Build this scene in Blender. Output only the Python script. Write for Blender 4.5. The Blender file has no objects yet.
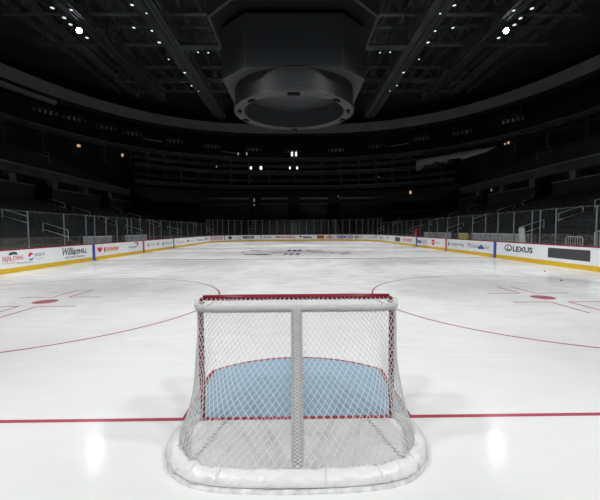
import bpy, math, random
from mathutils import Vector, Matrix
R = math.radians
random.seed(7)
scn = bpy.context.scene
COL = scn.collection
scn.view_settings.view_transform = 'Standard'
scn.view_settings.look = 'None'
scn.view_settings.gamma = 1
scn.view_settings.use_curve_mapping = False
scn.view_settings.exposure = 0.0
scn.cycles.use_denoising = True
scn.cycles.transparent_max_bounces = 24
scn.cycles.max_bounces = 8
scn.cycles.diffuse_bounces = 4

# ------------------------------------------------------------------ camera
CAMX, CAMY, CAMZ = -0.0038, -3.4765, 1.8861
F = 356.1
cd = bpy.data.cameras.new('camera')
cd.sensor_width = 36.0
cd.lens = F * 36.0 / 600.0
cd.clip_start = 0.05
cd.clip_end = 400
cam = bpy.data.objects.new('camera', cd)
COL.objects.link(cam)
cam.matrix_world = (Matrix.Translation((CAMX, CAMY, CAMZ)) @ Matrix.Rotation(0.01218, 4, 'Z').inverted()
                    @ Matrix.Rotation(math.pi / 2 - 0.05656, 4, 'X') @ Matrix.Rotation(-0.00622, 4, 'Z'))
scn.camera = cam

def in_view(x, y, z, m=8):
    v = cam.matrix_world.inverted() @ Vector((x, y, z))
    if v.z > -0.1: return None
    u, w = 300 + F * v.x / -v.z, 250 - F * v.y / -v.z
    return (u, w) if -m < u < 600 + m and -m < w < 500 + m else None

# ------------------------------------------------------------------ materials
MATS = {}
def mat(name, col, rough=0.6, metal=0.0, spec=0.3, noise=0.0, nscale=5.0, bump=0.0, bscale=40.0, emit=None, estr=0.0):
    if name in MATS: return MATS[name]
    m = bpy.data.materials.new(name); m.use_nodes = True
    nt = m.node_tree; b = nt.nodes['Principled BSDF']
    b.inputs['Base Color'].default_value = (*col, 1)
    b.inputs['Roughness'].default_value = rough
    b.inputs['Metallic'].default_value = metal
    b.inputs['Specular IOR Level'].default_value = spec
    tc = nt.nodes.new('ShaderNodeTexCoord')
    if noise:
        n = nt.nodes.new('ShaderNodeTexNoise'); n.inputs['Scale'].default_value = nscale; n.inputs['Detail'].default_value = 4
        nt.links.new(tc.outputs['Object'], n.inputs['Vector'])
        r = nt.nodes.new('ShaderNodeMapRange')
        r.inputs['From Min'].default_value = .3; r.inputs['From Max'].default_value = .7
        r.inputs['To Min'].default_value = 1 - noise; r.inputs['To Max'].default_value = 1 + noise
        nt.links.new(n.outputs['Fac'], r.inputs['Value'])
        mx = nt.nodes.new('ShaderNodeVectorMath'); mx.operation = 'SCALE'
        mx.inputs[0].default_value = col
        nt.links.new(r.outputs['Result'], mx.inputs['Scale'])
        nt.links.new(mx.outputs['Vector'], b.inputs['Base Color'])
    if bump:
        n2 = nt.nodes.new('ShaderNodeTexNoise'); n2.inputs['Scale'].default_value = bscale; n2.inputs['Detail'].default_value = 3
        nt.links.new(tc.outputs['Object'], n2.inputs['Vector'])
        bp = nt.nodes.new('ShaderNodeBump'); bp.inputs['Strength'].default_value = bump; bp.inputs['Distance'].default_value = .02
        nt.links.new(n2.outputs['Fac'], bp.inputs['Height'])
        nt.links.new(bp.outputs['Normal'], b.inputs['Normal'])
    if emit:
        b.inputs['Emission Color'].default_value = (*emit, 1)
        b.inputs['Emission Strength'].default_value = estr
    MATS[name] = m
    return m

def ice_mat(name, col, streak):
    """matt frozen body under a thin wet gloss, with skate wear"""
    m = bpy.data.materials.new(name); m.use_nodes = True
    nt = m.node_tree; nt.nodes.clear()
    N = nt.nodes.new; L = nt.links.new
    out = N('ShaderNodeOutputMaterial'); mix = N('ShaderNodeMixShader')
    dif = N('ShaderNodeBsdfDiffuse'); glo = N('ShaderNodeBsdfAnisotropic')
    tc = N('ShaderNodeTexCoord')
    # broad resurfacing swathes and fine skate cuts
    def stretched(scale, rot, sc, detail):
        mp = N('ShaderNodeMapping'); mp.inputs['Scale'].default_value = sc; mp.inputs['Rotation'].default_value = (0, 0, R(rot))
        L(tc.outputs['Object'], mp.inputs['Vector'])
        n = N('ShaderNodeTexNoise'); n.inputs['Scale'].default_value = scale; n.inputs['Detail'].default_value = detail
        n.inputs['Roughness'].default_value = .6; n.inputs['Distortion'].default_value = .6
        L(mp.outputs['Vector'], n.inputs['Vector'])
        return n.outputs['Fac']
    a = stretched(1.0, 12, (.8, .45, 1), 6)
    b_ = stretched(1.0, -28, (.9, 3.2, 1), 8)
    c_ = stretched(1.0, 35, (1.1, 9.0, 1), 6)
    ad = N('ShaderNodeMath'); ad.operation = 'ADD'; L(a, ad.inputs[0]); L(b_, ad.inputs[1])
    ad2 = N('ShaderNodeMath'); ad2.operation = 'ADD'; L(ad.outputs[0], ad2.inputs[0]); L(c_, ad2.inputs[1])
    mr = N('ShaderNodeMapRange'); mr.inputs['From Min'].default_value = 1.2; mr.inputs['From Max'].default_value = 1.8
    mr.inputs['To Min'].default_value = 1 - streak; mr.inputs['To Max'].default_value = 1 + streak * .5
    L(ad2.outputs[0], mr.inputs['Value'])
    # play wears the ice beyond the goal more than the strip behind it
    sx = N('ShaderNodeSeparateXYZ'); L(tc.outputs['Object'], sx.inputs[0])
    wr = N('ShaderNodeMapRange'); wr.inputs['From Min'].default_value = 0; wr.inputs['From Max'].default_value = 11
    wr.inputs['To Min'].default_value = .1; wr.inputs['To Max'].default_value = 1.0
    L(sx.outputs['Y'], wr.inputs['Value'])
    mw = N('ShaderNodeMix'); mw.data_type = 'FLOAT'; mw.inputs['A'].default_value = 1.0
    L(wr.outputs['Result'], mw.inputs['Factor']); L(mr.outputs['Result'], mw.inputs['B'])
    sc = N('ShaderNodeVectorMath'); sc.operation = 'SCALE'; sc.inputs[0].default_value = col
    L(mw.outputs['Result'], sc.inputs['Scale']); L(sc.outputs['Vector'], dif.inputs['Color'])
    rr = N('ShaderNodeMapRange'); rr.inputs['From Min'].default_value = .35; rr.inputs['From Max'].default_value = .65
    rr.inputs['To Min'].default_value = .08; rr.inputs['To Max'].default_value = .22
    L(b_, rr.inputs['Value']); L(rr.outputs['Result'], glo.inputs['Roughness'])
    glo.inputs['Color'].default_value = (.95, .97, 1, 1)
    bp = N('ShaderNodeBump'); bp.inputs['Strength'].default_value = .04; bp.inputs['Distance'].default_value = .02
    L(c_, bp.inputs['Height']); L(bp.outputs['Normal'], glo.inputs['Normal'])
    fr = N('ShaderNodeFresnel'); fr.inputs['IOR'].default_value = 1.31
    cl = N('ShaderNodeMath'); cl.operation = 'MULTIPLY'; L(fr.outputs[0], cl.inputs[0]); cl.inputs[1].default_value = .62
    mn = N('ShaderNodeMath'); mn.operation = 'MINIMUM'; L(cl.outputs[0], mn.inputs[0]); mn.inputs[1].default_value = .36
    L(mn.outputs[0], mix.inputs['Fac']); L(dif.outputs[0], mix.inputs[1]); L(glo.outputs[0], mix.inputs[2])
    L(mix.outputs[0], out.inputs['Surface'])
    return m

def glass_mat():
    m = bpy.data.materials.new('clear_glass'); m.use_nodes = True
    nt = m.node_tree; nt.nodes.clear(); N = nt.nodes.new; L = nt.links.new
    out = N('ShaderNodeOutputMaterial'); mix = N('ShaderNodeMixShader')
    tr = N('ShaderNodeBsdfTransparent'); tr.inputs['Color'].default_value = (.93, .95, .95, 1)
    di = N('ShaderNodeMixShader')
    df = N('ShaderNodeBsdfDiffuse'); df.inputs['Color'].default_value = (.5, .52, .55, 1)
    gl = N('ShaderNodeBsdfAnisotropic'); gl.inputs['Roughness'].default_value = .03
    fr = N('ShaderNodeFresnel'); fr.inputs['IOR'].default_value = 1.35
    n = N('ShaderNodeTexNoise'); n.inputs['Scale'].default_value = 1.7
    tc = N('ShaderNodeTexCoord'); L(tc.outputs['Object'], n.inputs['Vector'])
    mr = N('ShaderNodeMapRange'); mr.inputs['To Min'].default_value = .003; mr.inputs['To Max'].default_value = .012
    L(n.outputs['Fac'], mr.inputs['Value'])
    L(mr.outputs['Result'], di.inputs['Fac']); L(tr.outputs[0], di.inputs[1]); L(df.outputs[0], di.inputs[2])   # scuffs and dust
    mu = N('ShaderNodeMath'); mu.operation = 'MULTIPLY'; L(fr.outputs[0], mu.inputs[0]); mu.inputs[1].default_value = .12
    L(mu.outputs[0], mix.inputs['Fac']); L(di.outputs[0], mix.inputs[1]); L(gl.outputs[0], mix.inputs[2])
    L(mix.outputs[0], out.inputs['Surface'])
    return m

ICE = ice_mat('white_ice', (.835, .845, .84), .22)
ICE_RED = ice_mat('red_painted_ice', (.46, .09, .13), .08)
ICE_PINK = ice_mat('thin_red_painted_ice', (.45, .17, .20), .08)
ICE_BLUE = ice_mat('light_blue_painted_ice', (.44, .65, .83), .06)
ICE_NAVY = ice_mat('navy_painted_ice', (.10, .13, .22), .3)
GLASS = glass_mat()
BOARD = mat('white_board', (.80, .82, .85), .35, spec=.4, noise=.03, nscale=1.5)
YELLOW = mat('yellow_kick_plate', (.68, .44, .015), .4, noise=.05)
CAPRED = mat('red_cap_rail', (.24, .012, .022), .45)
BLUE = mat('blue_stripe', (.035, .07, .33), .4)
REDS = mat('red_stripe', (.45, .03, .04), .4)
STEEL = mat('pale_steel', (.76, .78, .8), .4, metal=.3)
ALU = mat('aluminium_post', (.24, .255, .27), .4, metal=.2)
SEAT = mat('black_seat', (.019, .021, .023), .5, noise=.15, nscale=3)
CONC = mat('dark_concrete', (.07, .075, .078), .8, noise=.25, nscale=.7)
CONC2 = mat('grey_fascia', (.16, .17, .178), .7, noise=.12, nscale=.6)
EDGE = mat('pale_ledge', (.16, .175, .185), .6)
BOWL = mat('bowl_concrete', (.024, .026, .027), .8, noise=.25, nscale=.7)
FASC = mat('pale_fascia', (.32, .335, .345), .7, noise=.1, nscale=.4)
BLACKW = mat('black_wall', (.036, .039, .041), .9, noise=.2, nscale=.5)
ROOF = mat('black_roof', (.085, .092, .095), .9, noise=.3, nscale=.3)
BEAM = mat('dark_steel', (.15, .16, .165), .6, noise=.2, nscale=.8)
HEAD = mat('grey_lamp_head', (.5, .51, .52), .4)
WALK = mat('catwalk_steel', (.062, .067, .07), .6, noise=.3, nscale=.8)
CHAR = mat('charcoal_housing', (.066, .070, .074), .55, noise=.05, nscale=.7)
CHAR2 = mat('charcoal_panel', (.045, .048, .052), .5, noise=.05, nscale=.7)
SCREEN = mat('unlit_screen', (.048, .051, .055), .35, noise=.03)
BLK = mat('matt_black', (.010, .010, .011), .8)
CORD = mat('white_cord', (.66, .665, .66), .8)
VINYL = mat('white_vinyl', (.82, .82, .81), .3, spec=.5, noise=.05, nscale=9, bump=.8, bscale=13)
SKIRT = mat('grey_white_skirt', (.74, .75, .75), .6, noise=.2, nscale=14)
SEAM = mat('dark_seam', (.10, .10, .10), .7)
WRAP = mat('grey_wrapped_bar', (.44, .45, .45), .7, noise=.15, nscale=30)
WRAPW = mat('pale_wrapped_bar', (.60, .61, .60), .7, noise=.1, nscale=30)
POST = mat('red_goal_paint', (.21, .012, .026), .35, spec=.4)
RUBBER = mat('black_rubber', (.012, .012, .013), .6)
LENS = mat('bright_lamp_lens', (.9, .9, .9), .4, emit=(.86, .92, 1), estr=60)
LENSD = mat('dim_lamp_lens', (.8, .8, .8), .4, emit=(.92, .96, 1), estr=.9)
LENSW = mat('white_suite_lamp', (.8, .8, .8), .4, emit=(1, .98, .92), estr=.85)
LENSF = mat('faint_suite_lamp', (.8, .8, .8), .4, emit=(1, .98, .92), estr=.22)
LENSO = mat('warm_suite_lamp', (.8, .6, .4), .4, emit=(1, .52, .25), estr=.55)
GPANEL = mat('grey_bench_panel', (.40, .40, .42), .6, noise=.2, nscale=2)
YPANEL = mat('yellow_panel', (.55, .50, .05), .6)
TARP = mat('pale_cloth_cover', (.42, .44, .45), .8, noise=.15, nscale=.6)

# ------------------------------------------------------------------ mesh helpers
class MB:
    def __init__(s): s.v = []; s.f = []; s.smooth = False
    def add(s, vs, fs):
        n = len(s.v); s.v += [tuple(v) for v in vs]; s.f += [tuple(i + n for i in f) for f in fs]
    def box(s, c, d, rz=0, M=None, bev=0.0):
        hx, hy, hz = d[0] / 2, d[1] / 2, d[2] / 2
        if M is None: M = Matrix.Rotation(rz, 3, 'Z')
        c = Vector(c)
        if bev <= 0:
            vs = [c + M @ Vector((x, y, z)) for x, y, z in ((-hx, -hy, -hz), (hx, -hy, -hz), (hx, hy, -hz), (-hx, hy, -hz), (-hx, -hy, hz), (hx, -hy, hz), (hx, hy, hz), (-hx, hy, hz))]
            s.add(vs, [(3, 2, 1, 0), (4, 5, 6, 7), (0, 1, 5, 4), (1, 2, 6, 5), (2, 3, 7, 6), (3, 0, 4, 7)])
            return
        rings = []
        for z, i in ((-hz, bev), (-hz + bev, 0), (hz - bev, 0), (hz, bev)):
            x, y = hx - i, hy - i
            b = bev if i == 0 else bev * .4
            rings.append([c + M @ Vector(q) for q in ((-x + b, -y, z), (x - b, -y, z), (x, -y + b, z), (x, y - b, z), (x - b, y, z), (-x + b, y, z), (-x, y - b, z), (-x, -y + b, z))])
        vs = [p for r in rings for p in r]
        fs = [tuple(range(7, -1, -1)), tuple(range(24, 32))]
        for k in range(3):
            for j in range(8):
                fs.append((k * 8 + j, k * 8 + (j + 1) % 8, (k + 1) * 8 + (j + 1) % 8, (k + 1) * 8 + j))
        s.add(vs, fs)
    def tube(s, pts, r, n=8, cap=True, closed=False):
        pts = [Vector(p) for p in pts]; m = len(pts)
        rr = r if isinstance(r, (list, tuple)) else [r] * m
        vs = []; up = None
        for i, p in enumerate(pts):
            if closed: t = pts[(i + 1) % m] - pts[i - 1]
            else: t = pts[min(i + 1, m - 1)] - pts[max(i - 1, 0)]
            if t.length < 1e-9: t = Vector((0, 0, 1))
            t.normalize()
            if up is None:
                up = Vector((0, 0, 1)) if abs(t.z) < .9 else Vector((1, 0, 0))
            a = up - t * up.dot(t)
            if a.length < 1e-4: a = t.orthogonal()
            a.normalize(); up = a; b = t.cross(a)
            for k in range(n):
                g = 2 * math.pi * k / n
                vs.append(p + (a * math.cos(g) + b * math.sin(g)) * rr[i])
        fs = []
        for i in range(m if closed else m - 1):
            j = (i + 1) % m
            for k in range(n):
                fs.append((i * n + k, i * n + (k + 1) % n, j * n + (k + 1) % n, j * n + k))
        if cap and not closed:
            fs.append(tuple(range(n - 1, -1, -1))); fs.append(tuple((m - 1) * n + k for k in range(n)))
        s.add(vs, fs)
    def bar(s, a, b, w, h):
        a, b = Vector(a), Vector(b); t = (b - a); L = t.length; t.normalize()
        up = Vector((0, 0, 1)) if abs(t.z) < .95 else Vector((0, 1, 0))
        x = up.cross(t).normalized(); z = t.cross(x)
        M = Matrix((x, t, z)).transposed()
        s.box((a + b) / 2, (w, L, h), M=M)
    def lathe(s, prof, n=32, c=(0, 0, 0), close=False):
        vs = []; m = len(prof)
        for r, z in prof:
            for k in range(n):
                g = 2 * math.pi * k / n
                vs.append((c[0] + r * math.cos(g), c[1] + r * math.sin(g), c[2] + z))
        fs = []
        for i in range(m if close else m - 1):
            j = (i + 1) % m
            for k in range(n):
                fs.append((i * n + k, i * n + (k + 1) % n, j * n + (k + 1) % n, j * n + k))
        if not close:
            fs.append(tuple(range(n - 1, -1, -1))); fs.append(tuple((m - 1) * n + k for k in range(n)))
        s.add(vs, fs)
    def prism(s, poly, z0, z1):
        n = len(poly)
        vs = [(x, y, z0) for x, y in poly] + [(x, y, z1) for x, y in poly]
        s.add(vs, [tuple(range(n - 1, -1, -1)), tuple(range(n, 2 * n))] + [(i, (i + 1) % n, n + (i + 1) % n, n + i) for i in range(n)])
    def grid(s, rows, closed_u=False):
        m = len(rows); n = len(rows[0]); vs = [p for r in rows for p in r]; fs = []
        for i in range(m - 1):
            for j in range(n if closed_u else n - 1):
                fs.append((i * n + j, i * n + (j + 1) % n, (i + 1) * n + (j + 1) % n, (i + 1) * n + j))
        s.add(vs, fs)
    def build(s, name, material, parent=None, smooth=None, recalc=True):
        me = bpy.data.meshes.new(name); me.from_pydata(s.v, [], s.f)
        me.materials.append(material)
        if smooth if smooth is not None else s.smooth:
            me.polygons.foreach_set('use_smooth', [True] * len(me.polygons))
        me.update()
        if smooth == 'auto': me.set_sharp_from_angle(angle=R(35))
        if recalc:
            import bmesh
            bm = bmesh.new(); bm.from_mesh(me); bmesh.ops.recalc_face_normals(bm, faces=bm.faces); bm.to_mesh(me); bm.free()
        o = bpy.data.objects.new(name, me); COL.objects.link(o)
        if parent is not None: o.parent = parent
        return o

def tag(o, label=None, cat=None, group=None, kind=None):
    if label: o['label'] = label
    if cat: o['category'] = cat
    if group: o['group'] = group
    if kind: o['kind'] = kind
    return o
def empty(name, loc=(0, 0, 0), rz=0):
    o = bpy.data.objects.new(name, None); COL.objects.link(o); o.location = loc; o.rotation_euler = (0, 0, rz)
    o.empty_display_size = .2
    return o
def copy_tree(o, parent=None):
    c = o.copy(); COL.objects.link(c)
    if parent is not None: c.parent = parent
    for ch in [q for q in bpy.data.objects if q.parent == o]: copy_tree(ch, c)
    return c
def local(pts, o): return [(p[0] - o[0], p[1] - o[1], p[2] - o[2]) for p in pts]

# ------------------------------------------------------------------ rink outline
HX, FY, CR = 12.95, 57.6, 8.53
class Path:
    """left side going away, far left corner, far end, far right corner, right side coming back"""
    def __init__(s, hx, fy, r, y0):
        s.hx, s.fy, s.r, s.y0 = hx, fy, r, y0
        s.l1 = fy - r - y0; s.la = math.pi / 2 * r; s.l2 = 2 * (hx - r)
        s.T = 2 * s.l1 + 2 * s.la + s.l2
    def pt(s, q):
        if q < s.l1: return Vector((-s.hx, s.y0 + q)), Vector((0, 1))
        q -= s.l1
        if q < s.la:
            a = math.pi - q / s.r
            return Vector((-(s.hx - s.r) + s.r * math.cos(a), s.fy - s.r + s.r * math.sin(a))), Vector((math.sin(a), -math.cos(a)))
        q -= s.la
        if q < s.l2: return Vector((-(s.hx - s.r) + q, s.fy)), Vector((1, 0))
        q -= s.l2
        if q < s.la:
            a = math.pi / 2 - q / s.r
            return Vector(((s.hx - s.r) + s.r * math.cos(a), s.fy - s.r + s.r * math.sin(a))), Vector((math.sin(a), -math.cos(a)))
        q -= s.la
        return Vector((s.hx, s.fy - s.r - q)), Vector((0, -1))
    def frame(s, q):
        p, t = s.pt(q); return p, t, Vector((t.y, -t.x))     # point, along, inward
    def samples(s, ns=24, nc=14, ne=12):
        out = [s.l1 * i / ns for i in range(ns)]
        out += [s.l1 + s.la * i / nc for i in range(nc)]
        out += [s.l1 + s.la + s.l2 * i / ne for i in range(ne)]
        out += [s.l1 + s.la + s.l2 + s.la * i / nc for i in range(nc)]
        out += [s.l1 + 2 * s.la + s.l2 + s.l1 * i / ns for i in range(ns + 1)]
        return out
RP = Path(HX, FY, CR, 2.0)

# ------------------------------------------------------------------ ice
mb = MB()
mb_poly = [tuple(RP.pt(q)[0]) for q in RP.samples(2, 24, 2)]
mb_poly = [(-HX, -3.3)] + mb_poly + [(HX, -3.3)]
n = len(mb_poly)
mb.add([(x, y, 0) for x, y in mb_poly] + [(x, y, -.04) for x, y in mb_poly], [tuple(range(n - 1, -1, -1))] + [(i, (i + 1) % n, n + (i + 1) % n, n + i) for i in range(n)] + [tuple(range(n, 2 * n))])
floor = tag(mb.build('floor', ICE), 'white sheet of ice with painted hockey lines', 'floor', kind='structure')

ZM = [.0012]
def paint(name, polys, m, z=None):
    b = MB()
    z = z or .0014
    for p in polys: b.add([(x, y, z) for x, y in p], [tuple(range(len(p)))])
    o = b.build(name, m, floor, recalc=False)
    return o
def rect(x0, x1, y0, y1): return [(x0, y0), (x1, y0), (x1, y1), (x0, y1)]
def strip(x0, x1, y, w, n=16):
    return [rect(x0 + (x1 - x0) * i / n, x0 + (x1 - x0) * (i + 1) / n, y - w / 2, y + w / 2) for i in range(n)]
def arc(cx, cy, r, w, a0, a1, n=96):
    out = []
    for i in range(n):
        p, q = a0 + (a1 - a0) * i / n, a0 + (a1 - a0) * (i + 1) / n
        out.append([(cx + (r - w) * math.cos(p), cy + (r - w) * math.sin(p)), (cx + r * math.cos(p), cy + r * math.sin(p)),
                    (cx + r * math.cos(q), cy + r * math.sin(q)), (cx + (r - w) * math.cos(q), cy + (r - w) * math.sin(q))])
    return out
paint('goal_line', strip(-HX, HX, 0.0, .058), ICE_RED)
paint('goal_line', strip(-HX + 1.5, HX - 1.5, 54.2, .058), ICE_RED)
# crease: straight sides then an arc
CW, CS, CT = 1.155, 1.22, 1.72
def crease_outline(hw, off):
    pts = [(-hw, .029), (-hw, CS)]
    n = 24
    # circular arc through (+-hw, CS) and (0, CT - off)
    top = CT - off; h = top - CS; rad = (hw * hw + h * h) / (2 * h); cy = top - rad
    a = math.asin(hw / rad)
    for i in range(1, n):
        g = -a + 2 * a * i / n
        pts.append((rad * math.sin(g), cy + rad * math.cos(g)))
    pts += [(hw, CS), (hw, .029)]
    return pts
inner = crease_outline(CW - .055, .055); outer = crease_outline(CW, 0)
paint('goal_crease', [inner], ICE_BLUE, .0013)
paint('crease_outline', [[outer[i], outer[i + 1], inner[i + 1], inner[i]] for i in range(len(outer) - 1)], ICE_RED, .0013)
for sy, y0 in ((1, 6.1), (-1, 48.1)):
    for sx in (-1, 1):
        cx = 6.75 * sx
        paint('face_off_circle', arc(cx, y0, 4.6, .055, 0, 2 * math.pi, 120), ICE_PINK)
        paint('face_off_spot', [[(cx + .30 * math.cos(g), y0 + .30 * math.sin(g)) for g in [2 * math.pi * i / 36 for i in range(36)]]], ICE_PINK)
        ls = []
        for ax in (-1, 1):
            for ay in (-1, 1):
                x1, y1 = cx + ax * .23, y0 + ay * .62
                ls += [rect(*sorted((x1, x1 + ax * .95)), y1 - .026, y1 + .026), rect(x1 - .026, x1 + .026, *sorted((y1, y1 + ay * 1.22)))]
        paint('face_off_mark', ls, ICE_RED)
for y in (19.65, 34.65): paint('blue_line', strip(-HX, HX, y, .30), ICE_NAVY)
paint('centre_line', strip(-HX, HX, 27.13, .30), ICE_PINK)
paint('centre_circle', arc(0, 27.13, 4.57, .06, 0, 2 * math.pi), ICE_NAVY, .0018)
# big dark emblem at centre ice, seen only as thin streaks
em = []
for x0, x1, y0, y1 in ((-4.1, -2.2, 24.0, 24.8), (-3.0, -1.9, 23.2, 23.9), (-2.1, -1.2, 25.4, 26.1), (-1.0, -.72, 23.6, 25.2), (-.55, -.25, 23.4, 25.0), (-.05, .25, 23.3, 25.1),
                       (-.8, -.5, 28.2, 30.6), (-.3, 0, 28.0, 30.4), (.15, .45, 28.2, 30.6), (1.2, 3.1, 25.4, 25.9), (2.8, 4.2, 25.0, 25.6), (3.4, 4.3, 23.9, 24.5), (-4.3, -3.3, 29.0, 29.9), (.9, 2.4, 28.9, 29.6)):
    em.append([(x0, y0), (x1, y0 + .12), (x1 + .15, y1), (x0 + .1, y1 - .1)])
paint('centre_emblem', em, ICE_NAVY, .0018)
# ------------------------------------------------------------------ boards with advertising
ZK, ZB, ZC = .23, 1.03, 1.08
def seq(s0, s1, step=.2):
    k = max(1, int(math.ceil((s1 - s0) / step))); return [s0 + (s1 - s0) * i / k for i in range(k + 1)]
def sweep(mb, s0, s1, prof, org, step=.2):
    """closed profile of (offset outward, z) swept along the rink outline"""
    rows = []
    for q in seq(s0, s1, step):
        p, t, nrm = RP.frame(q)
        rows.append([(p.x - nrm.x * a - org[0], p.y - nrm.y * a - org[1], z - org[2]) for a, z in prof])
    n = len(mb.v); m = len(prof)
    mb.grid(rows, closed_u=True)
    L = len(rows)
    mb.f.append(tuple(n + k for k in range(m))); mb.f.append(tuple(n + (L - 1) * m + k for k in range(m - 1, -1, -1)))
L1, LA, L2 = RP.l1, RP.la, RP.l2
BND = [3.2, 17.62, 25.13, 32.65, L1, L1 + LA, L1 + LA + L2, L1 + 2 * LA + L2]
TT = RP.T
BND += [TT - 32.65, TT - 25.13, TT - 17.62, TT - 3.2]
BLAB = ['white rink board nearest on the left with pizza and cola adverts',
        'left white rink board with red heart and orange doughnut shop advert',
        'left white rink board between the red stripe and the far blue stripe',
        'left white rink board beyond the far blue stripe, before the corner',
        'curved white rink board in the far left corner',
        'straight white rink board across the far end of the ice',
        'curved white rink board in the far right corner with purple lettering',
        'right white rink board beyond the far blue stripe with dark grey panel',
        'right white rink board between far blue stripe and red stripe',
        'right white rink board with small blue house emblem',
        'white rink board nearest on the right with large dark grey panel']
boards = []
for k in range(11):
    s0, s1 = BND[k], BND[k + 1]
    p = RP.pt((s0 + s1) / 2)[0]; org = (p.x, p.y, 0)
    root = tag(empty('dasher_board', org), BLAB[k], 'rink board', 'rink boards around the ice')
    b = MB(); sweep(b, s0, s1, [(0, ZK), (0, ZB), (.10, ZB), (.10, ZK)], org); b.build('panel', BOARD, root)
    b = MB(); sweep(b, s0, s1, [(-.012, 0), (-.012, ZK), (.10, ZK), (.10, 0)], org); b.build('kick_plate', YELLOW, root)
    b = MB(); sweep(b, s0, s1, [(-.02, ZB), (-.02, ZC), (.16, ZC), (.16, ZB)], org); b.build('cap_rail', CAPRED, root)
    boards.append((root, org, s0, s1))
def stripe(k, s, w, m):
    root, org, _, _ = boards[k]
    b = MB(); sweep(b, s - w / 2, s + w / 2, [(-.016, 0), (-.016, ZB - .005), (.0, ZB - .005), (.0, 0)], org, 1); b.build('line_stripe', m, root)
for k, s, m, w in ((0, 17.47, BLUE, .3), (1, 24.98, REDS, .3), (2, 32.5, BLUE, .3), (8, TT - 32.5, BLUE, .3), (9, TT - 24.98, REDS, .3), (10, TT - 17.47, BLUE, .3)):
    stripe(k, s, w, m)

_font_tmp = []
def text_mesh(txt, shear=0.0, bold=0.0):
    c = bpy.data.curves.new('t', 'FONT'); c.body = txt; c.shear = shear; c.offset = bold; c.resolution_u = 3
    o = bpy.data.objects.new('t', c); COL.objects.link(o)
    dg = bpy.context.evaluated_depsgraph_get(); dg.update()
    me = bpy.data.meshes.new_from_object(o.evaluated_get(dg))
    v = [tuple(x.co) for x in me.vertices]; f = [tuple(p.vertices) for p in me.polygons]
    bpy.data.objects.remove(o); bpy.data.curves.remove(c); bpy.data.meshes.remove(me)
    xs = [a[0] for a in v]; ys = [a[1] for a in v]
    x0, x1, y0, y1 = min(xs), max(xs), min(ys), max(ys)
    return [((a[0] - x0) / (x1 - x0), (a[1] - y0) / (y1 - y0)) for a in v], f
def board_of(s):
    for k, (r, o, a, b) in enumerate(boards):
        if a <= s <= b: return k
def decal(name, s0, s1, z0, z1, vf, m, label=None, zslope=0.0, layer=0):
    """2d shape in the unit square laid on the board face between s0..s1 and z0..z1"""
    v, f = vf
    root, org, _, _ = boards[board_of((s0 + s1) / 2)]
    b = MB(); vs = []
    for x, y in v:
        q = s0 + (s1 - s0) * x; p, t, nrm = RP.frame(q)
        e = .003 + .002 * layer
        vs.append((p.x + nrm.x * e - org[0], p.y + nrm.y * e - org[1], z0 + (z1 - z0) * y))
    b.add(vs, f)
    o = b.build(name, m, root, recalc=False)
    if label: o['label'] = label
    return o
def ink(name, c): return mat('ink_' + name, c, .5)
I_BLK = ink('black', (.025, .025, .03)); I_GRY = ink('grey', (.16, .16, .18)); I_RED = ink('red', (.55, .03, .035)); I_ORG = ink('orange', (.75, .12, .02))
I_PNK = ink('pink', (.62, .03, .12)); I_BLU = ink('blue', (.03, .09, .32)); I_GRN = ink('green', (.02, .09, .06)); I_PUR = ink('purple_blue', (.06, .05, .33))
I_SLT = ink('slate', (.12, .15, .22)); I_BRN = ink('brown', (.38, .12, .02)); I_LRED = ink('soft_red', (.62, .14, .14)); I_WHT = ink('white', (.8, .82, .85)); I_DARK = ink('dark_panel', (.052, .054, .06))
I_LBL = ink('pale_blue', (.35, .42, .55)); I_CHAR = ink('charcoal', (.07, .07, .085))
def T(txt, s0, s1, z0, z1, m, shear=0, bold=0.0, label=None):
    ws = txt.split(' ')
    if len(ws) > 1:
        tot = len(txt) - .55 * (len(ws) - 1); k = 0
        for w in ws:
            T(w, s0 + (s1 - s0) * k / tot, s0 + (s1 - s0) * (k + len(w)) / tot, z0, z1, m, shear, bold, label); k += len(w) + .45
        return
    return decal('advert_lettering', s0, s1, z0, z1, text_mesh(txt, shear, bold), m, label)
def shape(poly): return [tuple(p) for p in poly], [tuple(range(len(poly)))]
def disc(n=28, a0=0, a1=2 * math.pi): return shape([(.5 + .5 * math.cos(a0 + (a1 - a0) * i / (n - (0 if a1 - a0 > 6.2 else 1))), .5 + .5 * math.sin(a0 + (a1 - a0) * i / (n - (0 if a1 - a0 > 6.2 else 1)))) for i in range(n)])
def ringshape(n=32, w=.3):
    v = []; f = []
    for i in range(n):
        g = 2 * math.pi * i / n; v += [(.5 + .5 * math.cos(g), .5 + .5 * math.sin(g)), (.5 + (.5 - w / 2) * math.cos(g), .5 + (.5 - w / 2) * math.sin(g))]
    for i in range(n):
        j = (i + 1) % n; f.append((2 * i, 2 * j, 2 * j + 1, 2 * i + 1))
    return v, f
BOX = shape([(0, 0), (1, 0), (1, 1), (0, 1)])
HEART = shape([(.5, 0), (.8, .3), (1, .6), (1, .8), (.9, .95), (.75, 1), (.6, .95), (.5, .8), (.4, .95), (.25, 1), (.1, .95), (0, .8), (0, .6), (.2, .3)])
HOUSE = shape([(0, 0), (1, 0), (1, .45), (.8, .55), (.55, 1), (.2, .6), (0, .45)])
CUP = shape([(.2, 0), (.8, 0), (1, .8), (.85, .8), (.85, 1), (.15, 1), (.15, .8), (0, .8)])
SWOOSH = shape([(0, .75), (.3, .98), (.7, 1), (1, .8), (.95, .5), (.6, .1), (.3, 0), (.62, .3), (.74, .62), (.6, .8), (.3, .84)])
TREE = shape([(0, 0), (.4, .15), (.4, 0), (.6, 0), (.6, .15), (1, 0), (.72, .5), (.82, .5), (.5, 1), (.18, .5), (.28, .5)])
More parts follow.
